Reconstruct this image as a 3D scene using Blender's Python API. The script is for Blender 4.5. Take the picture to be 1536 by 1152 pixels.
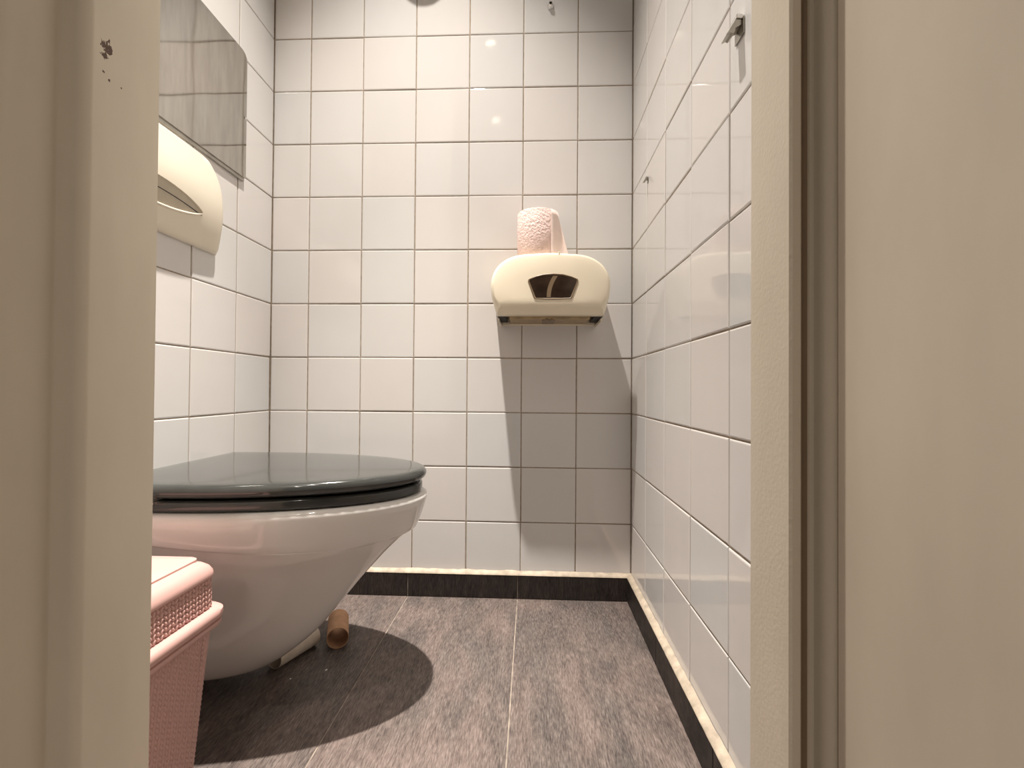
import bpy, math, random
from mathutils import Matrix, Vector
random.seed(7)
for o in list(bpy.data.objects): bpy.data.objects.remove(o)
SC = bpy.context.scene
COL = SC.collection

# ------------------------------------------------------------------ camera
cam_d = bpy.data.cameras.new('camera'); cam_d.sensor_width = 36.0
cam_d.lens = 697.34 / 1536 * 36.0; cam_d.clip_start = 0.02
cam = bpy.data.objects.new('camera', cam_d); COL.objects.link(cam)
_R = ((0.99909907, -0.04188521, -0.00683278), (0.04180640, 0.99906188, -0.01129561), (0.00729949, 0.01099978, 0.99991286))
_C = (-0.2725, -1.2765, 0.5679)
cam.matrix_world = Matrix([[_R[i][0], _R[i][2], -_R[i][1], _C[i]] for i in range(3)] + [[0, 0, 0, 1]])
SC.camera = cam

# ------------------------------------------------------------------ world and exposure
w = bpy.data.worlds.new('world'); SC.world = w; w.use_nodes = True
w.node_tree.nodes['Background'].inputs[0].default_value = (0.9, 0.95, 1.0, 1)
w.node_tree.nodes['Background'].inputs[1].default_value = 0.02
SC.view_settings.view_transform = 'Standard'; SC.view_settings.look = 'None'
SC.view_settings.gamma = 1.0; SC.view_settings.use_curve_mapping = False
SC.view_settings.exposure = 0.0

# ------------------------------------------------------------------ lights of the ceiling downlights
LAMP = (-0.54, -0.50)          # downlight above the toilet
HALL = (-0.517, -1.29)         # downlight just outside the door
HALL2 = (-0.517, -2.08)        # unseen lamp added to brighten the door frame
CEIL = 2.50
TILT = (0.020, 0.015, 0)       # the toilet lamp leans a little towards the back left
def spot(name, xy, energy, size, blend, radius, color, tilt=(0, 0, 0)):
    l = bpy.data.lights.new(name, 'SPOT'); l.energy = energy; l.spot_size = math.radians(size)
    l.spot_blend = blend; l.shadow_soft_size = radius; l.color = color
    o = bpy.data.objects.new(name, l); COL.objects.link(o); o.location = (xy[0], xy[1], CEIL - 0.03)
    o.rotation_euler = tilt; return o
spot('toilet_spot', LAMP, 195, 78, 1.0, 0.018, (1.0, 0.93, 0.84), TILT)      # wide part of the reflector's beam
spot('toilet_spot', LAMP, 320, 40, 1.0, 0.018, (1.0, 0.93, 0.84), TILT)      # its hot centre
spot('hall_spot', HALL, 34, 80, 1.0, 0.03, (1.0, 0.92, 0.82))
spot('hall_spot', HALL2, 95, 84, 1.0, 0.03, (1.0, 0.92, 0.82))  # added fill from the hall for the door frame

# ------------------------------------------------------------------ node helpers
def newmat(name):
    m = bpy.data.materials.new(name); m.use_nodes = True
    nt = m.node_tree; return m, nt, nt.nodes['Principled BSDF']
def N(nt, t, **kw):
    n = nt.nodes.new(t)
    for k, v in kw.items():
        if k.startswith('i_'): n.inputs[int(k[2:])].default_value = v
        else: setattr(n, k, v)
    return n
def ramp(nt, fac, stops):
    r = nt.nodes.new('ShaderNodeValToRGB'); e = r.color_ramp.elements
    while len(e) < len(stops): e.new(0.5)
    for el, (p, c) in zip(e, stops): el.position = p; el.color = (*c, 1)
    nt.links.new(fac, r.inputs[0]); return r.outputs[0]
def noise(nt, vec, scale, detail=3, rough=0.55, dist=0.0):
    n = nt.nodes.new('ShaderNodeTexNoise'); n.inputs['Scale'].default_value = scale
    n.inputs['Detail'].default_value = detail; n.inputs['Roughness'].default_value = rough
    n.inputs['Distortion'].default_value = dist
    if vec is not None: nt.links.new(vec, n.inputs['Vector'])
    return n.outputs['Fac']
def coords(nt, kind='Object', scale=None):
    tc = nt.nodes.new('ShaderNodeTexCoord'); v = tc.outputs[kind]
    if scale:
        mp = nt.nodes.new('ShaderNodeMapping'); mp.inputs['Scale'].default_value = scale
        nt.links.new(v, mp.inputs[0]); v = mp.outputs[0]
    return v
def geopos(nt, scale=None):
    v = nt.nodes.new('ShaderNodeNewGeometry').outputs['Position']
    if scale:
        mp = nt.nodes.new('ShaderNodeMapping'); mp.inputs['Scale'].default_value = scale
        nt.links.new(v, mp.inputs[0]); v = mp.outputs[0]
    return v
def bump(nt, b, h, strength, dist):
    n = nt.nodes.new('ShaderNodeBump'); n.inputs['Strength'].default_value = strength
    n.inputs['Distance'].default_value = dist; nt.links.new(h, n.inputs['Height'])
    nt.links.new(n.outputs[0], b.inputs['Normal']); return n
def mix(nt, fac, a, b):
    n = nt.nodes.new('ShaderNodeMix'); n.data_type = 'RGBA'
    if isinstance(fac, float): n.inputs[0].default_value = fac
    else: nt.links.new(fac, n.inputs[0])
    for i, v in ((6, a), (7, b)):
        if isinstance(v, tuple): n.inputs[i].default_value = (*v, 1)
        else: nt.links.new(v, n.inputs[i])
    return n.outputs[2]
def math_(nt, op, a, b=None):
    n = nt.nodes.new('ShaderNodeMath'); n.operation = op
    for i, v in ((0, a), (1, b)):
        if v is None: continue
        if isinstance(v, (int, float)): n.inputs[i].default_value = v
        else: nt.links.new(v, n.inputs[i])
    return n.outputs[0]
def plain(name, col, rough=0.5, metal=0.0, nscale=30, namp=0.06, spec=0.5, bumpd=0.0, bscale=200):
    m, nt, b = newmat(name)
    f = noise(nt, coords(nt), nscale, 3)
    lo = tuple(max(0, c * (1 - namp)) for c in col); hi = tuple(min(1, c * (1 + namp)) for c in col)
    nt.links.new(ramp(nt, f, [(0.3, lo), (0.7, hi)]), b.inputs['Base Color'])
    b.inputs['Roughness'].default_value = rough; b.inputs['Metallic'].default_value = metal
    b.inputs['Specular IOR Level'].default_value = spec
    if bumpd: bump(nt, b, noise(nt, coords(nt), bscale, 2), 1.0, bumpd)
    return m

# ------------------------------------------------------------------ materials
def tile_material():
    m, nt, b = newmat('glazed_wall_tile')
    oi = nt.nodes.new('ShaderNodeObjectInfo')
    tint = ramp(nt, oi.outputs['Random'], [(0.0, (0.69, 0.69, 0.69)), (0.35, (0.715, 0.70, 0.69)), (0.7, (0.735, 0.70, 0.685)), (1.0, (0.71, 0.70, 0.70))])
    f = noise(nt, geopos(nt, (1, 1, 0.25)), 26, 2)
    col = mix(nt, math_(nt, 'MULTIPLY', f, 0.16), tint, (0.62, 0.60, 0.57))
    nt.links.new(col, b.inputs['Base Color'])
    b.inputs['Roughness'].default_value = 0.055; b.inputs['Specular IOR Level'].default_value = 0.5
    bump(nt, b, noise(nt, geopos(nt), 9, 1), 0.5, 0.0012)
    return m
def floor_material(name, bright):
    m, nt, b = newmat(name)
    oi = nt.nodes.new('ShaderNodeObjectInfo')
    tc = geopos(nt); add = nt.nodes.new('ShaderNodeVectorMath'); add.operation = 'ADD'
    sc = nt.nodes.new('ShaderNodeVectorMath'); sc.operation = 'SCALE'
    cx = nt.nodes.new('ShaderNodeCombineXYZ'); nt.links.new(oi.outputs['Random'], cx.inputs[0]); nt.links.new(oi.outputs['Random'], cx.inputs[1])
    nt.links.new(cx.outputs[0], sc.inputs[0]); sc.inputs['Scale'].default_value = 9.0
    nt.links.new(tc, add.inputs[0]); nt.links.new(sc.outputs[0], add.inputs[1])
    def st(scale):
        mp = nt.nodes.new('ShaderNodeMapping'); mp.inputs['Scale'].default_value = scale
        mp.inputs['Rotation'].default_value = (0, 0, 0.10)
        nt.links.new(add.outputs[0], mp.inputs[0]); return mp.outputs[0]
    fine = noise(nt, st((430, 55, 55)), 1.0, 4, 0.7)
    mid = noise(nt, st((70, 11, 11)), 1.0, 3, 0.6, 0.6)
    big = noise(nt, st((9, 4, 4)), 1.0, 3, 0.6, 0.8)
    s = math_(nt, 'ADD', 0.03, math_(nt, 'ADD', math_(nt, 'MULTIPLY', fine, 0.66), math_(nt, 'ADD', math_(nt, 'MULTIPLY', mid, 0.22), math_(nt, 'MULTIPLY', big, 0.26))))
    k = bright
    c = ramp(nt, s, [(0.42, (0.020 * k, 0.017 * k, 0.016 * k)), (0.54, (0.058 * k, 0.049 * k, 0.046 * k)), (0.62, (0.088 * k, 0.075 * k, 0.069 * k)), (0.76, (0.150 * k, 0.132 * k, 0.123 * k))])
    hue = ramp(nt, big, [(0.35, (1.0, 1.0, 1.0)), (0.6, (1.06, 0.97, 0.95))])
    mm = nt.nodes.new('ShaderNodeMix'); mm.data_type = 'RGBA'; mm.blend_type = 'MULTIPLY'; mm.inputs[0].default_value = 1
    nt.links.new(c, mm.inputs[6]); nt.links.new(hue, mm.inputs[7])
    nt.links.new(mm.outputs[2], b.inputs['Base Color'])
    b.inputs['Roughness'].default_value = 0.46; b.inputs['Specular IOR Level'].default_value = 0.2
    bump(nt, b, fine, 0.35, 0.0006)
    return m
def paint_material(name, col, chips=False, peel=0.0):
    m, nt, b = newmat(name)
    f = noise(nt, geopos(nt, (1, 1, 0.35)), 14, 4)
    base = ramp(nt, f, [(0.3, tuple(c * 0.94 for c in col)), (0.7, tuple(c * 1.04 for c in col))])
    if chips:
        pos = geopos(nt)
        def blob(p, r, sc, thr):
            d = nt.nodes.new('ShaderNodeVectorMath'); d.operation = 'DISTANCE'; nt.links.new(pos, d.inputs[0]); d.inputs[1].default_value = p
            rel = math_(nt, 'DIVIDE', d.outputs['Value'], r)
            n = noise(nt, geopos(nt, (1, 1, 0.7)), sc, 3, 0.7, 1.2)
            return math_(nt, 'GREATER_THAN', math_(nt, 'SUBTRACT', math_(nt, 'MULTIPLY', n, 1.6), rel), thr)
        msk = None
        for p, r, sc, thr in chips:
            v = blob(p, r, sc, thr); msk = v if msk is None else math_(nt, 'MAXIMUM', msk, v)
        base = mix(nt, msk, base, (0.095, 0.045, 0.025))
    nt.links.new(base, b.inputs['Base Color'])
    b.inputs['Roughness'].default_value = 0.38
    if peel: bump(nt, b, noise(nt, geopos(nt), 260, 2), 1.0, peel)
    else: bump(nt, b, noise(nt, geopos(nt, (1, 1, 0.1)), 60, 2), 0.6, 0.0004)
    return m
M = {}
M['tile'] = tile_material()
M['grout'] = plain('brown_tile_grout', (0.33, 0.26, 0.19), 0.9, nscale=60, namp=0.25)
M['floor'] = floor_material('grained_dark_floor_tile', 1.65)
M['skirt'] = floor_material('grained_dark_skirting_tile', 0.38)
M['fgrout'] = plain('pale_floor_grout', (0.30, 0.25, 0.21), 0.9, nscale=40, namp=0.3)
M['caulk'] = plain('cream_caulk', (0.50, 0.42, 0.33), 0.7, nscale=45, namp=0.22, bumpd=0.0015, bscale=60)
CREAM = (0.66, 0.585, 0.475)
M['frame_left'] = paint_material('cream_frame_paint', CREAM, chips=[((-0.647, -0.886, 0.866), 0.0120, 150, 0.34), ((-0.647, -0.8890, 0.856), 0.0075, 190, 0.38), ((-0.647, -0.890, 0.842), 0.003, 420, 0.5), ((-0.647, -0.884, 0.838), 0.003, 420, 0.5), ((-0.647, -0.872, 0.839), 0.0018, 300, 0.3)])
M['frame'] = paint_material('cream_frame_paint_rough', CREAM, peel=0.00022)
M['door'] = paint_material('cream_door_paint', (0.65, 0.57, 0.465))
M['gasket'] = plain('brown_door_gasket', (0.20, 0.14, 0.09), 0.7)
M['plaster'] = plain('off_white_plaster', (0.72, 0.69, 0.64), 0.8, nscale=12, namp=0.04)
M['ceil'] = plain('white_ceiling_paint', (0.80, 0.78, 0.75), 0.9, nscale=12, namp=0.03)
M['ceramic'] = plain('white_sanitary_ceramic', (0.76, 0.74, 0.72), 0.07, nscale=6, namp=0.015)
M['lid'] = plain('dark_grey_gloss_plastic', (0.042, 0.044, 0.042), 0.10, nscale=20, namp=0.12, spec=0.6)
M['chrome'] = plain('chrome', (0.80, 0.79, 0.77), 0.12, 1.0, namp=0.03)
M['steel'] = plain('dull_steel', (0.42, 0.40, 0.36), 0.28, 1.0, namp=0.15)
M['black'] = plain('dark_hole', (0.012, 0.010, 0.009), 0.6)  # near-black colour painted in as the shade inside holes and gaps
M['cream'] = plain('cream_plastic', (0.86, 0.775, 0.62), 0.24, nscale=8, namp=0.03)
M['cream2'] = plain('pale_cream_plastic', (0.80, 0.735, 0.61), 0.26, nscale=8, namp=0.03)
M['slotshade'] = plain('shaded_cream_plastic', (0.52, 0.46, 0.36), 0.4)  # greyer cream that paints in the shade of the slot and panel edge
M['olive'] = plain('olive_brown_plastic', (0.38, 0.28, 0.16), 0.4, nscale=30, namp=0.25)
M['smoke'] = plain('smoked_window_plastic', (0.030, 0.018, 0.012), 0.12, nscale=40, namp=0.3)
M['winframe'] = plain('brown_window_rim', (0.20, 0.14, 0.085), 0.35)
M['core'] = plain('brown_paper_core', (0.26, 0.17, 0.09), 0.8)
M['pinkpaper'] = plain('pink_tissue', (0.86, 0.66, 0.62), 0.95, nscale=90, namp=0.05, bumpd=0.004, bscale=170)
M['pinktail'] = plain('pink_tissue_sheet', (0.90, 0.74, 0.69), 0.95, nscale=60, namp=0.03, bumpd=0.0008, bscale=120)
M['card'] = plain('brown_cardboard', (0.50, 0.29, 0.17), 0.85, nscale=50, namp=0.12)
M['greycard'] = plain('pale_grey_cardboard', (0.68, 0.60, 0.51), 0.85, nscale=50, namp=0.10)
M['pink'] = plain('pink_plastic', (0.62, 0.385, 0.35), 0.33, nscale=12, namp=0.03)
M['white'] = plain('white_plastic', (0.80, 0.79, 0.76), 0.35)
def mirror_material():
    m, nt, b = newmat('polished_mirror_sheet')
    f = noise(nt, geopos(nt, (1, 1, 0.15)), 60, 3, 0.6)
    nt.links.new(ramp(nt, f, [(0.35, (0.43, 0.41, 0.38)), (0.7, (0.52, 0.50, 0.46))]), b.inputs['Base Color'])
    b.inputs['Metallic'].default_value = 1.0
    r = noise(nt, geopos(nt, (1, 6, 0.5)), 30, 3)
    nt.links.new(math_(nt, 'ADD', 0.035, math_(nt, 'MULTIPLY', r, 0.06)), b.inputs['Roughness'])
    bump(nt, b, noise(nt, geopos(nt), 7, 0), 0.35, 0.004)
    return m
M['mirror'] = mirror_material()
def emit_material():
    m, nt, b = newmat('lit_lamp_glass')
    b.inputs['Base Color'].default_value = (0.9, 0.88, 0.84, 1)
    b.inputs['Emission Color'].default_value = (1.0, 0.87, 0.70, 1); b.inputs['Emission Strength'].default_value = 12.0
    nt.links.new(ramp(nt, noise(nt, coords(nt), 40), [(0.3, (1.0, 0.86, 0.69)), (0.7, (1.0, 0.88, 0.72))]), b.inputs['Emission Color'])
    return m
M['emit'] = emit_material()

# ------------------------------------------------------------------ mesh helpers
def link(name, me, mat, parent=None, loc=None, rot=None, smooth=False):
    o = bpy.data.objects.new(name, me); COL.objects.link(o)
    if mat is not None and not me.materials: me.materials.append(M[mat] if isinstance(mat, str) else mat)
    if parent: o.parent = parent
    if loc is not None: o.location = loc
    if rot is not None: o.rotation_euler = rot
    if smooth:
        me.polygons.foreach_set('use_smooth', [True] * len(me.polygons))
    return o
def mesh(name, v, f):
    me = bpy.data.meshes.new(name); me.from_pydata([tuple(p) for p in v], [], f); me.validate(); me.update()
    import bmesh
    bm = bmesh.new(); bm.from_mesh(me); bmesh.ops.remove_doubles(bm, verts=bm.verts, dist=1e-6)
    bmesh.ops.recalc_face_normals(bm, faces=bm.faces); bm.to_mesh(me); bm.free()
    return me
class MB:
    def __init__(s): s.v = []; s.f = []
    def add(s, v, f):
        n = len(s.v); s.v += [tuple(p) for p in v]; s.f += [tuple(i + n for i in q) for q in f]; return s
    def box(s, x0, x1, y0, y1, z0, z1):
        return s.add([(x, y, z) for z in (z0, z1) for y in (y0, y1) for x in (x0, x1)],
                     [(0, 2, 3, 1), (4, 5, 7, 6), (0, 1, 5, 4), (2, 6, 7, 3), (0, 4, 6, 2), (1, 3, 7, 5)])
    def loft(s, rings, cap0=True, cap1=True, closed=True):
        n = len(rings[0]); v = [p for r in rings for p in r]; f = []
        for k in range(len(rings) - 1):
            for i in range(n if closed else n - 1):
                j = (i + 1) % n
                f.append((k * n + i, k * n + j, (k + 1) * n + j, (k + 1) * n + i))
        if cap0: f.append(tuple(range(n)))
        if cap1: f.append(tuple((len(rings) - 1) * n + i for i in range(n)))
        return s.add(v, f)
    def tube(s, path, r, n=12, cap=True):
        rings = []; P = [Vector(p) for p in path]
        for i, p in enumerate(P):
            d = (P[min(i + 1, len(P) - 1)] - P[max(i - 1, 0)]).normalized()
            a = d.cross(Vector((0, 0, 1)));
            if a.length < 1e-3: a = d.cross(Vector((0, 1, 0)))
            a.normalize(); b = d.cross(a); rr = r[i] if isinstance(r, (list, tuple)) else r
            rings.append([p + (a * math.cos(t) + b * math.sin(t)) * rr for t in [2 * math.pi * k / n for k in range(n)]])
        return s.loft(rings, cap, cap)
    def lathe(s, prof, c=(0, 0, 0), axis='z', n=32):
        # prof: (radius, height) along the axis
        rings = []
        for r, h in prof:
            ring = []
            for k in range(n):
                t = 2 * math.pi * k / n; a, b = r * math.cos(t), r * math.sin(t)
                p = (a, b, h) if axis == 'z' else ((a, h, b) if axis == 'y' else (h, a, b))
                ring.append((c[0] + p[0], c[1] + p[1], c[2] + p[2]))
            rings.append(ring)
        return s.loft(rings, True, True)
    def build(s, name, mat, parent=None, smooth=False, bevel=0, angle=40, loc=None, rot=None, seg=2, subsurf=0):
        me = mesh(name, s.v, s.f); o = link(name, me, mat, parent, loc, rot, smooth)
        if bevel:
            b = o.modifiers.new('bevel', 'BEVEL'); b.width = bevel; b.segments = seg; b.limit_method = 'ANGLE'; b.angle_limit = math.radians(angle)
        if subsurf:
            b = o.modifiers.new('sub', 'SUBSURF'); b.levels = subsurf; b.render_levels = subsurf
        if smooth:
            import bmesh
            bm = bmesh.new(); bm.from_mesh(me)
            for e in bm.edges:
                if len(e.link_faces) == 2 and e.calc_face_angle(0) > math.radians(angle): e.smooth = False
            bm.to_mesh(me); bm.free()
        return o
def empty(name, loc=(0, 0, 0), rot=(0, 0, 0)):
    o = bpy.data.objects.new(name, None); COL.objects.link(o); o.location = loc; o.rotation_euler = rot; o.empty_display_size = 0.05; return o
def tag(o, label, cat, group=None):
    o['label'] = label; o['category'] = cat
    if group: o['group'] = group
    return o
def struct(o, label):
    o['kind'] = 'structure'; o['label'] = label; o['category'] = o.name.split('_')[0]; return o

XL = -1.0063       # left wall; right wall is x = 0, back wall is y = 0, floor is z = 0
YF = -0.83         # room face of the front partition
# ------------------------------------------------------------------ tiled walls
TT = 0.007         # tile thickness; tile faces lie on the wall planes above
_cache = {}
def tile_mesh(wd, h, mat='tile', t=TT, ins=0.0024, dep=0.0013):
    key = (round(wd, 4), round(h, 4), mat, t)
    if key in _cache: return _cache[key]
    def ring(i, z): return [(i, i, z), (wd - i, i, z), (wd - i, h - i, z), (i, h - i, z)]
    m = MB().loft([ring(0, -t), ring(0, -dep), ring(ins * 0.35, -dep * 0.35), ring(ins, 0)])
    me = mesh('tile', m.v, m.f); me.materials.append(M[mat]); _cache[key] = me; return me
G = 0.0026
def zrows():
    zs = [0.066] + [1.553 - 0.15 * r for r in range(9, -7, -1)]
    zs = [z for z in zs if z < CEIL - 0.01] + [CEIL]
    return list(zip(zs[:-1], zs[1:]))
def tile_wall(name, us, frame, label, backing):
    wall = backing.build(name, 'grout'); struct(wall, label)
    for z0, z1 in zrows():
        for u0, u1 in zip(us[:-1], us[1:]):
            me = tile_mesh(u1 - u0 - G, z1 - z0 - G)
            o = link('tile', me, None, wall)
            du, dz, dn = random.uniform(-.0003, .0003), random.uniform(-.0003, .0003), random.uniform(-.0004, .0002)
            o.matrix_world = frame(u0 + G / 2 + du, z0 + G / 2 + dz, dn) @ Matrix.Rotation(random.gauss(0, .0022), 4, 'X') @ Matrix.Rotation(random.gauss(0, .0022), 4, 'Y')
    return wall
def fr_back(u, z, n):   # local x -> +X, y -> +Z, z -> -Y
    return Matrix(((1, 0, 0, u), (0, 0, -1, -n), (0, 1, 0, z), (0, 0, 0, 1)))
def fr_right(u, z, n):  # facing -X, local x -> +Y
    return Matrix(((0, 0, -1, -n), (1, 0, 0, u), (0, 1, 0, z), (0, 0, 0, 1))) if False else Matrix(((0, 0, -1, -n), (-1, 0, 0, u), (0, 1, 0, z), (0, 0, 0, 1)))
def fr_left(u, z, n):   # facing +X, local x -> +Y
    return Matrix(((0, 0, 1, XL + n), (1, 0, 0, u), (0, 1, 0, z), (0, 0, 0, 1)))
GR = 0.0022
xs = [XL] + [-0.15 * k for k in range(6, -1, -1)]
tile_wall('wall_back', xs, fr_back, 'back wall of white square tiles with brown joints', MB().box(XL - .05, .05, GR, .06, 0, CEIL))
yr = [0.0] + [0.1553 * k for k in range(1, 6)] + [-YF]
# right wall: local x runs towards -Y, so give positive distances from the back corner
tile_wall('wall_right', yr, lambda u, z, n: fr_right(-u, z, n), 'right wall of white square tiles beside the door', MB().box(GR, .06, YF, .0, 0, CEIL))
yl = sorted([0.0] + [-0.153 * k for k in range(1, 6)] + [YF])
tile_wall('wall_left', yl, fr_left, 'left wall of white square tiles behind the toilet', MB().box(XL - .06, XL - GR, YF, .0, 0, CEIL))

# ------------------------------------------------------------------ floor, ceiling, skirting
fl = MB().box(XL - .05, .05, YF - .1, .05, -.05, -.0016).build('floor', 'fgrout'); struct(fl, 'floor of large dark grained tiles')
fx = [XL, -0.907, -0.607, -0.307, -0.004]; fy = [YF - .1, -0.604, -0.004]
FG = 0.0028
for y0, y1 in zip(fy[:-1], fy[1:]):
    for x0, x1 in zip(fx[:-1], fx[1:]):
        me = tile_mesh(x1 - x0 - FG, y1 - y0 - FG, 'floor', 0.008, 0.0012, 0.0008)
        link('floor_tile', me, None, fl, loc=(x0 + FG / 2, y0 + FG / 2, 0))
SH = 0.064
def skirting(name, segs, axis, at, sgn, label):
    # segs: joints along the run; the face lies at at + sgn * 0.013
    t = 0.013
    b = MB()
    if axis == 'x': b.box(segs[0], segs[-1], min(at, at + sgn * .010), max(at, at + sgn * .010), 0, SH)
    else: b.box(min(at, at + sgn * .010), max(at, at + sgn * .010), segs[0], segs[-1], 0, SH)
    base = b.build(name, 'fgrout'); struct(base, label)
    for a, c in zip(segs[:-1], segs[1:]):
        p = MB(); g = .0011
        if axis == 'x': p.box(a + g, c - g, min(at, at + sgn * t), max(at, at + sgn * t), .0015, SH)
        else: p.box(min(at, at + sgn * t), max(at, at + sgn * t), a + g, c - g, .0015, SH)
        p.build('skirting_tile', 'skirt', base, bevel=.0008)
    return base
skirting('baseboard_back', [XL, -0.907, -0.607, -0.307, -0.001], 'x', 0.0, -1, 'dark grained tile skirting along the back wall')
skirting('baseboard_right', [YF, -0.602, -0.302, -0.013], 'y', 0.0, -1, 'dark grained tile skirting along the right wall')
skirting('baseboard_left', [YF, -0.602, -0.302, -0.013], 'y', XL, 1, 'dark grained tile skirting along the left wall')
def caulk(name, a, b, fn, label):
    rnd = random.Random(3); rings = []; n = 60
    for i in range(n + 1):
        u = a + (b - a) * i / n; j = rnd.uniform(-.0009, .0009); k = rnd.uniform(-.0012, .0012)
        rings.append([fn(u, 0.0005, SH), fn(u, .0135 + j * .3, SH - .0005), fn(u, .0125 + j, SH + .002), fn(u, .006 + j, SH + .0060 + k), fn(u, .0005, SH + .0085 + k)])
    o = MB().loft(rings).build(name, 'caulk', smooth=True, angle=60); struct(o, label); o['category'] = 'caulk'
caulk('trim_1', XL + .001, -.001, lambda u, d, z: (u, -d, z), 'cream caulk bead on top of the back skirting')
caulk('trim_2', YF, -.001, lambda u, d, z: (-d, u, z), 'cream caulk bead on top of the right skirting')
caulk('trim_3', YF, -.001, lambda u, d, z: (XL + d, u, z), 'cream caulk bead on top of the left skirting')
struct(MB().box(-2.1, 1.4, -3.0, .06, CEIL, CEIL + .05).build('ceiling', 'ceil'), 'white painted ceiling')

# ------------------------------------------------------------------ partition with the doorway and the hall behind the camera
HEAD = 2.27
FT = -0.93
struct(MB().box(-2.1, -0.685, FT, YF, 0, CEIL).build('wall_front_left', 'plaster'), 'painted partition left of the doorway')
struct(MB().box(0.03, 1.4, FT, YF, 0, CEIL).build('wall_front_right', 'plaster'), 'painted partition right of the doorway')
struct(MB().box(-0.685, 0.03, FT, YF, HEAD + .03, CEIL).build('wall_front_top', 'plaster'), 'painted partition above the doorway')
struct(MB().box(-2.15, -2.1, -3.0, YF, 0, CEIL).build('wall_hall_left', 'plaster'), 'pale wall of the hall')
struct(MB().box(1.4, 1.45, -3.0, YF, 0, CEIL).build('wall_hall_right', 'plaster'), 'pale wall of the hall')
struct(MB().box(-2.15, 1.45, -3.05, -3.0, 0, CEIL).build('wall_hall_back', 'plaster'), 'pale wall at the end of the hall')
struct(MB().box(-2.15, 1.45, -3.0, YF - .1, -.05, -.001).build('floor_hall', 'floor'), 'dark hall floor')
def extrude(prof, z0, z1):
    return MB().loft([[(x, y, z0) for x, y in prof], [(x, y, z1) for x, y in prof]])
# left jamb: stop face at x = -0.647, rebate towards the hall
pl = [(-0.690, -0.828), (-0.6485, -0.828), (-0.647, -0.8295), (-0.647, -0.898), (-0.6485, -0.904), (-0.652, -0.9075), (-0.656, -0.9085), (-0.668, -0.9085),
      (-0.669, -0.9100), (-0.669, -0.945), (-0.671, -0.949), (-0.675, -0.950), (-0.730, -0.950), (-0.730, -0.930), (-0.690, -0.930)]
o = extrude(pl, 0, HEAD).build('trim_4', 'frame_left', smooth=True, angle=35); struct(o, 'cream painted left door jamb with a brown paint chip'); o['category'] = 'door frame'
pr = [(0.032, -0.828), (0.032, -0.930), (0.075, -0.930), (0.075, -0.945), (-0.006, -0.945), (-0.006, -0.8965), (-0.0285, -0.8965), (-0.0290, -0.9045), (-0.0310, -0.9060), (-0.0370, -0.9058), (-0.0395, -0.9040), (-0.0430, -0.8960),
      (-0.0430, -0.8885), (-0.0565, -0.8885), (-0.0565, -0.8945), (-0.058, -0.8960), (-0.064, -0.8960), (-0.066, -0.8940), (-0.066, -0.8295), (-0.0645, -0.828)]
jr = extrude(pr, 0, HEAD).build('trim_5', 'frame', smooth=True, angle=35); struct(jr, 'cream painted right door jamb with an orange-peel finish'); jr['category'] = 'door frame'
MB().box(-.0562, -.0500, -.8915, -.8886, .001, HEAD).build('gasket', 'gasket', jr)
o = MB().box(-0.69, 0.032, -0.930, -0.828, HEAD, HEAD + .03).build('trim_6', 'frame'); struct(o, 'cream painted head of the door frame'); o['category'] = 'door frame'
# open door leaf, swung out against the hall
dr = MB().box(-0.0375, 0.0005, -1.5500, -0.9480, 0.008, HEAD - .02)
door = extrude([(-0.0345, -0.9070), (-0.0375, -0.9100), (-0.0375, -1.547), (-0.0345, -1.550), (-0.0105, -1.550), (-0.0085, -1.548), (-0.0085, -0.9090), (-0.0105, -0.9070)], .008, HEAD - .02).build('door_1', 'door', smooth=True, angle=35)
struct(door, 'cream painted door leaf standing open at right')
hb = MB().lathe([(.025, -.0385), (.025, -.044), (.023, -.046)], (0, -1.49, 1.05), 'x', 24).build('handle_rose', 'chrome', door, smooth=True)
MB().tube([(-.044, -1.49, 1.05), (-.078, -1.49, 1.05), (-.086, -1.482, 1.05), (-.087, -1.40, 1.05), (-.085, -1.375, 1.05)], .009).build('lever', 'chrome', door, smooth=True)

# ------------------------------------------------------------------ ceiling downlights
def downlight(xy, label):
    r = empty('downlight', (xy[0], xy[1], CEIL)); tag(r, label, 'lamp', 'ceiling downlights')
    MB().lathe([(.030, 0), (.045, 0), (.045, -.003), (.041, -.006), (.032, -.006), (.030, -.002)], n=36).build('ring', 'white', r, smooth=True)
    MB().lathe([(.0295, -.0005), (.0295, -.002), (.02, -.003)], n=28).build('lamp_glass', 'emit', r, smooth=True)
downlight(LAMP, 'white round ceiling downlight above the toilet')
downlight(HALL, 'white round ceiling downlight just outside the door')
downlight(HALL2, 'unseen ceiling downlight added in the hall to brighten the door frame')

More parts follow.
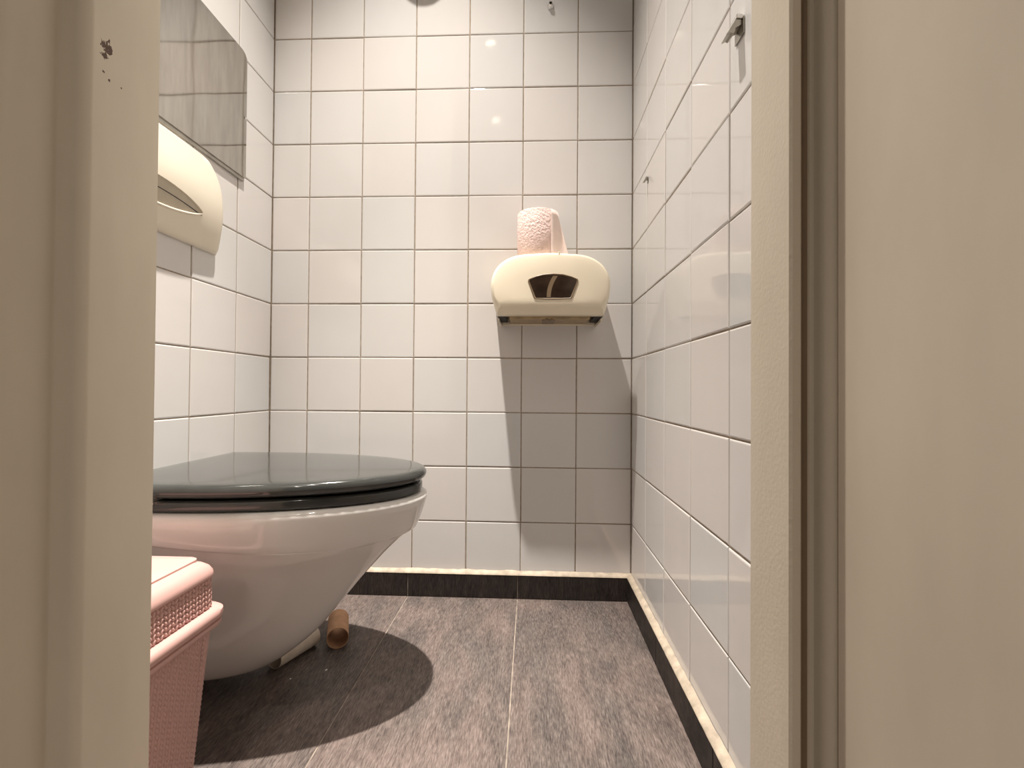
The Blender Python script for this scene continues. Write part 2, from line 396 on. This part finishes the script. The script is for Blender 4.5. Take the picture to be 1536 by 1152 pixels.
# ------------------------------------------------------------------ toilet
def catmull(keys, n):
    out = []; K = [keys[0]] + list(keys) + [keys[-1]]
    for i in range(1, len(K) - 2):
        for j in range(n):
            t = j / n; p0, p1, p2, p3 = K[i - 1], K[i], K[i + 1], K[i + 2]
            out.append(tuple(0.5 * (2 * b + (c - a) * t + (2 * a - 5 * b + 4 * c - d) * t * t + (3 * b - a - 3 * c + d) * t ** 3) for a, b, c, d in zip(p0, p1, p2, p3)))
    out.append(tuple(keys[-1])); return out
YT = -0.395
def dring(F, a, W, Wb, z, u0=0.0, n=40, e=2.0, zf=None):
    pts = []
    for i in range(n + 1):
        t = -math.pi / 2 + math.pi * i / n; c, s = math.cos(t), math.sin(t)
        pts.append((a + (F - a) * abs(c) ** (2 / e), W * math.copysign(abs(s) ** (2 / e), s)))
    side = []
    for i in range(1, 9):
        q = i / 8; side.append((a + (u0 - a) * q, W + (Wb - W) * q * q))
    pts = pts + side
    for i in range(1, 8):
        q = i / 8; pts.append((u0, Wb - 2 * Wb * q))
    pts = pts + [(u, -v) for u, v in reversed(side)]
    return [(XL + .001 + u, YT + v, z + (zf(u) if zf else 0)) for u, v in pts]
toilet = empty('toilet', (0, 0, 0)); tag(toilet, 'white wall-hung toilet with a closed dark grey lid', 'toilet')
body = [(.046, .20, .09, .060, .055), (.049, .245, .11, .082, .072), (.062, .272, .125, .096, .080), (.105, .325, .15, .110, .084), (.150, .364, .18, .117, .084),
        (.200, .405, .21, .126, .084), (.250, .450, .235, .144, .090), (.285, .486, .24, .164, .105), (.300, .501, .235, .173, .120)]
rings = []
lift = lambda k: (lambda u: k * .030 * max(0, 1 - u / .45) ** 1.5)
for z, F, a, W, Wb in catmull(body, 4):
    k = max(0, min(1, (z - .20) / .10)); rings.append(dring(F, a, W, Wb, z, zf=lift(k)))
for z, F, a, W, Wb, k in [(.3005, .507, .20, .178, .172, 1), (.305, .5135, .19, .1815, .177, 1), (.315, .518, .185, .1835, .180, .9), (.330, .524, .18, .188, .184, .6), (.350, .530, .175, .191, .187, .25),
                          (.361, .533, .17, .192, .188, .1), (.367, .532, .17, .191, .187, 0), (.3705, .527, .17, .186, .183, 0), (.371, .515, .17, .176, .174, 0)]:
    rings.append(dring(F, a, W, Wb, z, zf=lift(k)))
MB().loft(rings).build('bowl', 'ceramic', toilet, smooth=True, angle=50)
def slab(name, mat, z0, z1, F, W, r, dome=0.0, parent=None, shrink=0.0):
    # rounded slab with the outline of the seat
    def rg(i, z): return dring(F - i, .15, W - i, W - .006 - i, z, u0=.030 + i, e=2.05)
    rs = [rg(r * 2.2, z0), rg(r * .6, z0 + .0005), rg(r * .12, z0 + r * .5), rg(0, z0 + r)]
    h = z1 - z0
    for q in range(7):
        t = math.pi / 2 * q / 6; rs.append(rg(r * 1.1 * (1 - math.cos(t)), z1 - r * 1.1 + r * 1.1 * math.sin(t)))
    for i, dz in ((.02, .4), (.045, .7), (.075, 1.0)): rs.append(rg(r * 1.1 + i, z1 + dome * dz))
    return MB().loft(rs).build(name, mat, parent, smooth=True, angle=60)
seat = slab('seat', 'lid', .3725, .3905, .5235, .185, .006, parent=toilet)
lid = slab('lid', 'lid', .3950, .4165, .531, .193, .0105, dome=.0015, parent=toilet)
for s in (-1, 1):
    h = MB().tube([(XL + .032, YT + s * .155, .384), (XL + .032, YT + s * .188, .384), (XL + .032, YT + s * .1895, .384)], [.0065, .0065, .005], 16).build('hinge_pin', 'chrome', toilet, smooth=True)
    MB().lathe([(.011, .3700), (.011, .375), (.008, .377)], (XL + .032, YT + s * .168, 0), 'z', 20).build('hinge_base', 'chrome', toilet, smooth=True)

MB().lathe([(.0075, -.570), (.0075, -.590), (.0065, -.5935), (.0030, -.5950)], (-.8530, 0, .3930), 'y', 20).build('hinge_knob', 'chrome', toilet, smooth=True, angle=50)

# ------------------------------------------------------------------ pink knit-pattern bin
BX0, BX1, BY0, BY1 = -0.940, -0.703, -0.814, -0.622
def rrect(x0, x1, y0, y1, r, z, n=6):
    p = []
    for cx, cy, a0 in ((x1 - r, y0 + r, -90), (x1 - r, y1 - r, 0), (x0 + r, y1 - r, 90), (x0 + r, y0 + r, 180)):
        for i in range(n + 1):
            a = math.radians(a0 + 90 * i / n); p.append((cx + r * math.cos(a), cy + r * math.sin(a), z))
    return p
def brr(inset, z, r=.024): return rrect(BX0 + inset, BX1 - inset, BY0 + inset, BY1 - inset, max(.004, r - inset * .4), z)
binr = empty('waste_bin', ((BX0 + BX1) / 2, (BY0 + BY1) / 2, 0)); tag(binr, 'pink knit-patterned plastic waste bin with lid below the toilet rim', 'bin')
def bpart(mb, name, mat='pink', smooth=True, angle=45):
    o = mb.build(name, mat, None, smooth=smooth, angle=angle); o.parent = binr; o.matrix_parent_inverse = binr.matrix_world.inverted(); return o
bpy.context.view_layer.update()
TAP = lambda z: .010 + .022 * (1 - z / .245)
bpart(MB().loft([brr(TAP(0) + .006, 0.0), brr(TAP(.004), .004), brr(TAP(.12), .12), brr(TAP(.245), .245)]), 'body')
bpart(MB().loft([brr(.010, .236), brr(.0025, .2365), brr(.0005, .240), brr(.0015, .2435), brr(.004, .2445), brr(.004, .246), brr(.0005, .247), brr(-.001, .252), brr(-.0005, .258), brr(.003, .261), brr(.010, .2625)]), 'rim')
bpart(MB().loft([brr(.0125, .262), brr(.0135, .306)]), 'lid_band')
bpart(MB().loft([brr(.012, .304), brr(.0095, .3045), brr(.0088, .307), brr(.0095, .312), brr(.013, .3185), brr(.019, .3235), brr(.028, .3265), brr(.045, .328), brr(.07, .3285)]), 'lid_top')
# swing flap: raised panel in the lid with a shallow grip hollow
bpart(MB().loft([rrect(BX0 + .030, BX1 - .030, BY0 + .034, BY1 - .020, .012, .3245), rrect(BX0 + .030, BX1 - .030, BY0 + .034, BY1 - .020, .012, .3292), rrect(BX0 + .032, BX1 - .032, BY0 + .036, BY1 - .022, .011, .3305), rrect(BX0 + .05, BX1 - .05, BY0 + .05, BY1 - .04, .01, .3312)]), 'flap')
bpart(MB().loft([rrect(-.87, -.80, BY1 - .040, BY1 - .024, .006, .3300), rrect(-.87, -.80, BY1 - .040, BY1 - .024, .006, .3335), rrect(-.867, -.803, BY1 - .037, BY1 - .027, .005, .3345)]), 'flap_grip')
def knit(inset_of, z0, z1, rowh, pitch, name, amp):
    m = MB(); ref = brr(inset_of((z0 + z1) / 2), 0); L = 0; P = [Vector(p) for p in ref]; seg = []
    for i in range(len(P)):
        a, b = P[i], P[(i + 1) % len(P)]; seg.append((a, b, L, (b - a).length)); L += (b - a).length
    cnt = int(L / pitch); rows = int((z1 - z0) / rowh)
    for rr in range(rows):
        z = z0 + (rr + .5) * rowh; di = inset_of(z) - inset_of((z0 + z1) / 2)
        for k in range(cnt):
            s = (k + .5) * L / cnt
            for a, b, s0, l in seg:
                if s0 <= s <= s0 + l: break
            t = (b - a).normalized(); n = Vector((t.y, -t.x, 0)); c = a + t * (s - s0) - n * di; c.z = z
            if n.x < -.5 or n.y < -.5: continue          # sides against the wall and the partition
            for q in (-1, 1):
                cc = c + t * (q * pitch * .24)
                ax = (t * (q * .50) + Vector((0, 0, .86))).normalized(); sd = ax.cross(n)
                la, wa, ha = rowh * .74, pitch * .235, amp
                v = [cc + ax * la + n * .0002, cc - ax * la + n * .0002]
                for f in (-.45, .45):
                    for g, hgt in ((-1, .0), (-.5, .85), (.5, .85), (1, .0)): v.append(cc + ax * la * f + sd * wa * g * .9 + n * ha * hgt)
                f = [(2, 6, 7, 3), (3, 7, 8, 4), (4, 8, 9, 5), (0, 7, 6), (0, 8, 7), (0, 9, 8), (1, 2, 3), (1, 3, 4), (1, 4, 5)]
                m.add(v, f)
    o = bpart(m, name, smooth=True, angle=80); o['kind'] = 'stuff'
knit(lambda z: .0126 + .001 * (z - .262) / .044, .2635, .3035, .0066, .0115, 'knit_band', .0034)
knit(TAP, .006, .232, .0068, .0098, 'knit_body', .0017)

# ------------------------------------------------------------------ toilet roll dispenser on the back wall
DX0, DX1, DZ0, DZ1 = -0.376, -0.079, 0.7405, 0.9075
disp = empty('toilet_roll_dispenser', (-.2275, 0, DZ0)); tag(disp, 'cream plastic toilet roll dispenser with dark window on back wall', 'dispenser')
def dpart(mb, name, mat, parent=None, **kw):
    o = mb.build(name, mat, None, **kw); p = parent or disp; bpy.context.view_layer.update(); o.parent = p; o.matrix_parent_inverse = p.matrix_world.inverted(); return o
def arch(ins, y, zb=0.0, side=0.0):
    # closed outline: straight foot, slightly flared sides, big rounded shoulders, nearly flat top
    xc = (DX0 + DX1) / 2; hw = (DX1 - DX0) / 2 - ins; z0 = DZ0 + zb; z1 = DZ1 - ins
    pts = []
    def prof(t):     # right half, from foot to top
        return t
    half = [(hw - .016 - side, z0), (hw - .010 - side, z0 + .022 - zb * .3), (hw - .003, z0 + .055 - zb), (hw, DZ0 + .082)]
    rx, rz = hw * .66, (z1 - (DZ0 + .082)); n = 14
    for i in range(1, n + 1):
        t = math.pi / 2 * i / n; e = 2 / 2.25
        half.append((hw - rx + rx * math.cos(t) ** e, DZ0 + .082 + (rz - .003) * math.sin(t) ** e))
    half.append((hw * .16, z1 - .0008)); half.append((0, z1))
    full = [(xc + x, y, z) for x, z in half] + [(xc - x, y, z) for x, z in reversed(half[:-1])]
    return full
cov = MB(); n = len(arch(0, 0))
cr = [arch(0, -.002), arch(0, -.06, .005), arch(0, -.108, .0105)]
cov.loft(cr, False, False, closed=False)                                   # open underneath
fr_ = [arch(0, -.108, .0105), arch(0.000, -.118, .0115), arch(.001, -.124, .0125), arch(.003, -.1300, .0200), arch(.006, -.1350, .0262), arch(.0085, -.1372, .0290), arch(.0115, -.1381, .0310), arch(.017, -.1390, .0330), arch(.03, -.1406, .038), arch(.05, -.1415, .044)]
cov.loft(fr_, False, True, closed=True)
co = dpart(cov, 'cover', 'cream', smooth=True, angle=22)
sd = co.modifiers.new('wall', 'SOLIDIFY'); sd.thickness = .0028; sd.offset = -1
dpart(MB().box(DX0 + .022, DX1 - .022, -.004, -.0005, DZ0 + .002, DZ1 - .02), 'back_plate', 'cream', bevel=.001)
dpart(MB().box(DX0 + .046, DX1 - .048, -.104, -.004, DZ0 + .006, DZ0 + .009), 'underside_plate', 'olive', bevel=.001)
dpart(MB().box(DX0 + .046, DX1 - .048, -.106, -.098, DZ0 + .004, DZ0 + .014), 'tear_bar', 'olive', bevel=.001)
cl = MB().box(-.246, -.214, -.100, -.030, DZ0 + .002, DZ0 + .0065); cl.box(-.238, -.232, -.112, -.096, DZ0 + .001, DZ0 + .006); cl.box(-.224, -.220, -.112, -.096, DZ0 + .001, DZ0 + .006)
dpart(cl, 'centre_clip', 'winframe', bevel=.0008)
for s, x in ((-1, DX0 + .027), (1, DX1 - .027)):
    dpart(MB().box(x - .010, x + .010, -.106, -.003, DZ0 + .010, DZ0 + .012), 'side_gap_shade', 'black')  # black plate painted in as the shade of the open end gap
    dpart(MB().box(x + s * .006, x + s * .0085, -.102, -.003, DZ0 - .0015, DZ0 + .006), 'side_lip', 'cream', bevel=.0006)
    dpart(MB().tube([(x - .004, -.06, DZ0 + .03), (x + .004, -.06, DZ0 + .03)], .02, 20), 'roll_holder', 'olive', smooth=True)
for x in (-.300, -.155):
    rl = dpart(MB().lathe([(.020, -.05), (.043, -.05), (.0435, -.048), (.0435, .048), (.043, .05), (.020, .05)], (x, -.062, DZ0 + .072), 'x', 32), 'paper_roll', 'core', smooth=True)
# window: fan-shaped rim with a smoked pane, on the slightly domed front
WC = (-.2215, .8165)
def fan(k, y, grow=0.0):
    top = [(-.0600, .0205), (-.045, .0270), (-.025, .0325), (0, .0345), (.025, .0325), (.045, .0270), (.0600, .0205)]
    bot = [(.0615, .0150), (.0465, -.0250), (.0440, -.0275), (.02, -.0290), (0, -.0295), (-.02, -.0290), (-.0440, -.0275), (-.0465, -.0250), (-.0615, .0150)]
    out = []
    for x, z in top + bot:
        l = math.hypot(x, z); f = (l - grow) / l; out.append((WC[0] + x * f, y, WC[1] + z * f))
    return out
yf = -.1415
win = dpart(MB().loft([fan(0, yf + .004), fan(0, yf - .0012), fan(0, yf - .0020, .0012), fan(0, yf - .0018, .003), fan(0, yf - .0004, .0045)], True, True), 'window_rim', 'winframe', smooth=True, angle=40)
dpart(MB().loft([fan(0, yf - .0002, .0040), fan(0, yf - .0010, .0044), fan(0, yf - .0014, .008)], True, True), 'window_pane', 'smoke', win, smooth=True)
st = []
for i in range(9):
    t = i / 8; z = -.024 + .052 * t; x = -.0105 + .016 * t ** 2.2; st.append((x, z, .0048 + .001 * t))
m = MB()
m.loft([[(WC[0] + x - h, yf - .0013, WC[1] + z), (WC[0] + x + h, yf - .0013, WC[1] + z), (WC[0] + x + h, yf - .0017, WC[1] + z), (WC[0] + x - h, yf - .0017, WC[1] + z)] for x, z, h in st])
dpart(m, 'roll_divider', 'winframe', win)
lk = MB().box(-.2090, -.2040, -.128, -.100, DZ1 - .004, DZ1 + .0012); lk.box(-.2085, -.2050, -.1375, -.126, DZ1 - .0145, DZ1 - .0015)
dpart(lk, 'lock_tab', 'cream2', bevel=.0007)

# ------------------------------------------------------------------ pink toilet roll standing on the dispenser
RC = (-.2590, -.066); RZ = DZ1 - .0008; RR = .0525; RH = .117
roll = empty('toilet_roll', (RC[0], RC[1], RZ)); tag(roll, 'pink embossed toilet roll standing on top of the cream dispenser', 'toilet roll')
MB().lathe([(.021, 0), (RR - .002, 0), (RR, .003), (RR + .0004, RH * .5), (RR, RH - .003), (RR - .002, RH), (.021, RH), (.021, RH - .001), (.0205, .001)], n=56).build('paper', 'pinkpaper', roll, smooth=True, angle=50)
MB().lathe([(.0195, .001), (.0212, 0), (.0212, RH), (.0195, RH)], n=32).build('core_tube', 'card', roll, smooth=True)
# loose end: leaves the roll at its right front and hangs out in a flaring corner
m = MB(); rows = []
for i in range(11):
    t = i / 10; r = []
    for j in range(9):
        s = j / 8
        a = math.radians(-52 + 54 * min(1, s * 1.25)); R_ = RR + .0010 + .0012 * t
        base = Vector((R_ * math.cos(a), R_ * math.sin(a), 0))
        out = max(0, s - .45) / .55
        base += Vector((.026 * out * t + .002 * out, -.006 * out * t, 0))
        base.z = (RH - .001) * (1 - t) + (-.0005 + .0 * s) * t - out * (1 - t) * .010
        r.append(base)
    rows.append(r)
m.loft(rows, False, False, closed=False)
tl = m.build('loose_sheet', 'pinktail', roll, smooth=True); q = tl.modifiers.new('thick', 'SOLIDIFY'); q.thickness = .0006

# ------------------------------------------------------------------ paper towel dispenser and mirror on the left wall
tow = empty('paper_dispenser', (XL, -.45, .866)); tag(tow, 'cream paper dispenser with lens-shaped slot below the mirror', 'dispenser')
def tpart(mb, name, mat, parent=None, **kw):
    o = mb.build(name, mat, None, **kw); p = parent or tow; bpy.context.view_layer.update(); o.parent = p; o.matrix_parent_inverse = p.matrix_world.inverted(); return o
TY1, TY0 = -.262, -.648; TYC = (TY0 + TY1) / 2; THW = (TY1 - TY0) / 2; TZ0, TZ1 = .872, 1.066
def depth_z(z):
    t = (z - TZ0) / (TZ1 - TZ0); return .0165 + .0165 * t + .0145 * math.sin(min(1, t) ** 0.9 * math.pi) ** 1.2
rings = []; NZ = 34; NY = 48
for i in range(NZ + 1):
    t = i / NZ; z = TZ0 + (TZ1 - TZ0) * t; d = depth_z(z)
    e0 = min(1.0, i / 3.0); ro = .006 * (1 - math.sqrt(max(0, 1 - (1 - e0) ** 2)))
    e1 = min(1.0, (NZ - i) / 3.0); ro1 = .007 * (1 - math.sqrt(max(0, 1 - (1 - e1) ** 2)))
    d -= ro + ro1
    hw = THW + .004 * math.sin(t * math.pi) - (.034 * max(0, (t - .66) / .34) ** 2.4) + .027 * (1 - t)
    ring = [(XL + .0005, TYC - hw, z)]
    for j in range(NY + 1):
        s = -1 + 2 * j / NY; y = TYC + hw * math.copysign(1 - (1 - abs(s)) ** 1.35, s)
        fall = (1 - abs(s)) ; ed = 1 - max(0, 1 - fall / .16) ** 2.4
        ring.append((XL + .0005 + d * max(.30, ed) * (1 - .16 * (s * s)), y, z))
    ring.append((XL + .0005, TYC + hw, z)); rings.append(ring)
tb = tpart(MB().loft(rings), 'body', 'cream2', smooth=True, angle=55)
def front_x(y, z):
    t = (z - TZ0) / (TZ1 - TZ0); d = depth_z(z)
    hw = THW + .004 * math.sin(t * math.pi) - (.034 * max(0, (t - .66) / .34) ** 2.4) + .027 * (1 - t)
    q = abs(y - TYC) / hw; s = 1 - (1 - min(.999, q)) ** (1 / 1.35)
    fall = 1 - s; ed = 1 - max(0, 1 - fall / .16) ** 2.4
    return XL + .0005 + d * max(.30, ed) * (1 - .16 * s * s)
PY1 = -.326; PY0 = 2 * TYC - PY1
def lower(y):   # lower edge of the raised panel: arch over the slot
    q = (y - TYC) / ((PY1 - PY0) / 2); return .936 + .024 * max(0, 1 - q * q) ** 0.8
def lens_low(y):
    q = (y - TYC) / ((PY1 - PY0) / 2); return .934 - .022 * max(0, 1 - q * q) ** 0.8
# raised front panel above the slot
m = MB(); ny, nz = 40, 14; top = []; bot = []
for j in range(ny + 1):
    y = PY0 + (PY1 - PY0) * j / ny; zl = lower(y)
    top.append([(front_x(y, zl + (1.056 - zl) * i / nz) + .0040, y, zl + (1.056 - zl) * i / nz) for i in range(nz + 1)])
    bot.append([(x - .008, yy, z) for x, yy, z in top[-1]])
m.loft([t + list(reversed(b)) for t, b in zip(top, bot)])
tpart(m, 'front_panel', 'cream2', smooth=True, angle=50)
# slot: nearly flush plate, its shade painted in greyer cream, with a pale lip
m = MB(); a = []
for j in range(ny + 1):
    y = PY0 + .004 + (PY1 - PY0 - .008) * j / ny; a.append([(front_x(y, z) + .0008, y, z) for z in [lens_low(y) + (lower(y) + .002 - lens_low(y)) * i / 6 for i in range(7)]])
m.loft(a, False, False, closed=False)
tpart(m, 'slot_shade', 'slotshade', smooth=True)
m = MB(); path = []
for j in range(ny + 1):
    y = PY0 + (PY1 - PY0) * j / ny; z = lens_low(y); path.append((front_x(y, z) + .0012, y, z))
m.tube(path, .0026, 10); tpart(m, 'slot_lip', 'cream2', smooth=True)
m = MB(); path = []
for j in range(ny + 1):
    y = PY0 + (PY1 - PY0) * j / ny; q = (y - TYC) / ((PY1 - PY0) / 2); z = .934 + .010 * (1 - q * q) - .004; path.append((front_x(y, z) + .0014, y, z))
m.tube(path, .0008, 8); tpart(m, 'paper_gap_shade', 'black', smooth=True)  # black tube drawn in as the shade line across the slot

m = MB(); m.tube([(front_x(PY1 + .001, z) + .0012, PY1 + .0012, z) for z in [.936 + .12 * i / 14 for i in range(15)]], .0009, 8)
tpart(m, 'seam_shade', 'slotshade', smooth=True)  # grey tube drawn in for the shade line along the panel edge
mir = empty('wall_mirror', (XL, -.40, 1.09)); tag(mir, 'streaky unframed mirror sheet with rounded corner on left wall', 'mirror')
def mpart(mb, name, mat, **kw):
    o = mb.build(name, mat, None, **kw); bpy.context.view_layer.update(); o.parent = mir; o.matrix_parent_inverse = mir.matrix_world.inverted(); return o
MY0, MY1, MZ0, MZ1 = -.70, -.137, 1.094, 1.410
def mout(x, g=0.0, r=.022):
    p = [(x, MY0 - g, MZ0 - g), (x, MY1 + g - .001, MZ0 - g), (x, MY1 + g, MZ0 - g + .001)]
    for i in range(9):
        t = math.pi / 2 * i / 8; p.append((x, MY1 + g - r + r * math.cos(t), MZ1 + g - r + r * math.sin(t)))
    for i in range(9):
        t = math.pi / 2 * i / 8; p.append((x, MY0 - g + r - r * math.sin(t), MZ1 + g - r + r * math.cos(t)))
    return p
mpart(MB().loft([mout(XL + .0065), mout(XL + .0090), mout(XL + .0095, -.0006)]), 'mirror_sheet', 'mirror')
mpart(MB().box(XL + .0005, XL + .0062, MY0, MY1 - .002, MZ0 - .008, MZ0 + .03), 'backing_strip', 'steel', bevel=.0008)
mpart(MB().box(XL + .0005, XL + .0062, MY0 + .03, MY1 - .03, MZ1 - .04, MZ1 - .02), 'backing_strip', 'steel', bevel=.0008)
for y in (MY1 - .006, MY0 + .006):
    mpart(MB().lathe([(.0035, .0090), (.0035, .0105), (.0022, .0115)], (XL, y, 1.245), 'x', 16), 'screw', 'chrome', smooth=True)

# ------------------------------------------------------------------ hooks, wall stud and added shadow-casting disc
def hook(loc, k, hw, label):
    r = empty('coat_hook', loc); tag(r, label, 'hook', 'hooks on the right wall')
    def slab_y(prof, w0, w1): return MB().loft([[(x * k, -w0, z * k) for x, z in prof], [(x * k, w1, z * k) for x, z in prof]])
    slab_y([(0, .012), (-.0022, .012), (-.0022, -.016), (0, -.016)], hw * 1.2, hw * 1.2).build('wall_plate', 'steel', r, bevel=.0006)
    slab_y([(-.001, .0165), (-.0105, .0175), (-.0125, .0145), (-.0120, .0110), (-.001, .0095)], hw, hw).build('folded_top', 'chrome', r, bevel=.0008)
    slab_y([(-.0023, .0090), (-.0118, .0108), (-.0165, .0030), (-.0265, -.0135), (-.0258, -.0150), (-.0200, -.0118), (-.0165, -.0135), (-.0135, -.0110), (-.0120, -.0040), (-.0023, .0010)], hw * .8, hw * .8).build('tongue', 'steel', r, bevel=.0005)
    return r
hook((-.0003, -.656, 1.044), 0.80, .011, 'bent steel coat hook high on the right wall near the door jamb')
hook((-.0003, -.168, 1.066), 0.46, .004, 'small bent steel hook on the right wall near the back corner')
stud = empty('wall_stud', (-.227, 0, 1.626)); tag(stud, 'small round chrome screw eye high on the back wall', 'screw')
MB().lathe([(.0085, -.0003), (.0085, -.003), (.0065, -.006), (.0062, -.010), (.0048, -.0125), (.0030, -.0125), (.0026, -.006)], (0, 0, 0), 'y', 28).build('collar', 'chrome', stud, smooth=True, angle=35)
MB().lathe([(.0029, -.0085), (.0029, -.0100), (.0012, -.0102)], (0, 0, 0), 'y', 16).build('bore', 'black', stud)  # black plug standing in for the shade inside the eye
val = empty('air_valve', (-.575, 0, 1.809)); tag(val, 'unseen white round disc added to cast the shadow high on the back wall', 'vent')  # stand-in out of view, shaped and placed to throw the round shadow below it
MB().lathe([(.040, -.0003), (.075, -.0003), (.075, -.006), (.068, -.012), (.050, -.014), (.042, -.010)], (0, 0, 0), 'y', 36).build('collar', 'white', val, smooth=True, angle=40)
MB().lathe([(.008, -.010), (.008, -.055)], (0, 0, 0), 'y', 16).build('stem', 'steel', val, smooth=True)
MB().lathe([(.020, -.050), (.054, -.058), (.058, -.066), (.056, -.070), (.030, -.078), (.008, -.080)], (0, 0, 0), 'y', 36).build('disc', 'white', val, smooth=True)

# ------------------------------------------------------------------ empty cardboard cores on the floor
def core(a, b, r, mat, label):
    A, B = Vector(a), Vector(b); o = MB(); t = .0011
    d = (B - A).normalized(); u = d.cross(Vector((0, 0, 1))).normalized(); v = d.cross(u)
    def ring(p, rr, sq=1.0): return [p + u * rr * math.cos(x) + v * rr * sq * math.sin(x) for x in [2 * math.pi * k / 36 for k in range(36)]]
    rs = [ring(A, r), ring(A * .5 + B * .5, r), ring(B, r), ring(B, r - t), ring(A * .5 + B * .5, r - t), ring(A, r - t), ring(A, r)]
    o.loft(rs, False, False)
    ob = o.build('cardboard_tube', mat, None, smooth=True, angle=50); tag(ob, label, 'paper tube', 'empty roll cores on the floor'); return ob
core((-.789, -.354, .0235), (-.752, -.262, .0235), .0230, 'greycard', 'pale grey empty paper tube lying against the toilet shadow')
core((-.690, -.276, .0232), (-.7235, -.192, .0232), .0228, 'card', 'brown empty cardboard tube lying on the floor behind the pale one')

# ------------------------------------------------------------------ paper crumbs on the floor
def crumb(x, y, r, label):
    rnd = random.Random(int(x * -1000)); v = []
    rings = [[(x + rr * math.cos(a) * rnd.uniform(.7, 1.2), y + rr * 1.3 * math.sin(a) * rnd.uniform(.7, 1.2), z) for a in [2 * math.pi * k / 7 for k in range(7)]] for rr, z in ((r, .0002), (r * 1.1, r * .35), (r * .5, r * .8))]
    tag(MB().loft(rings).build('paper_crumb', 'white', None), label, 'crumb', 'paper crumbs on the floor')
crumb(-.681, -.352, .0022, 'larger white paper crumb in the toilet shadow below the brown tube')
crumb(-.738, -.383, .0014, 'tiny white paper crumb on the dark floor near the pale tube')
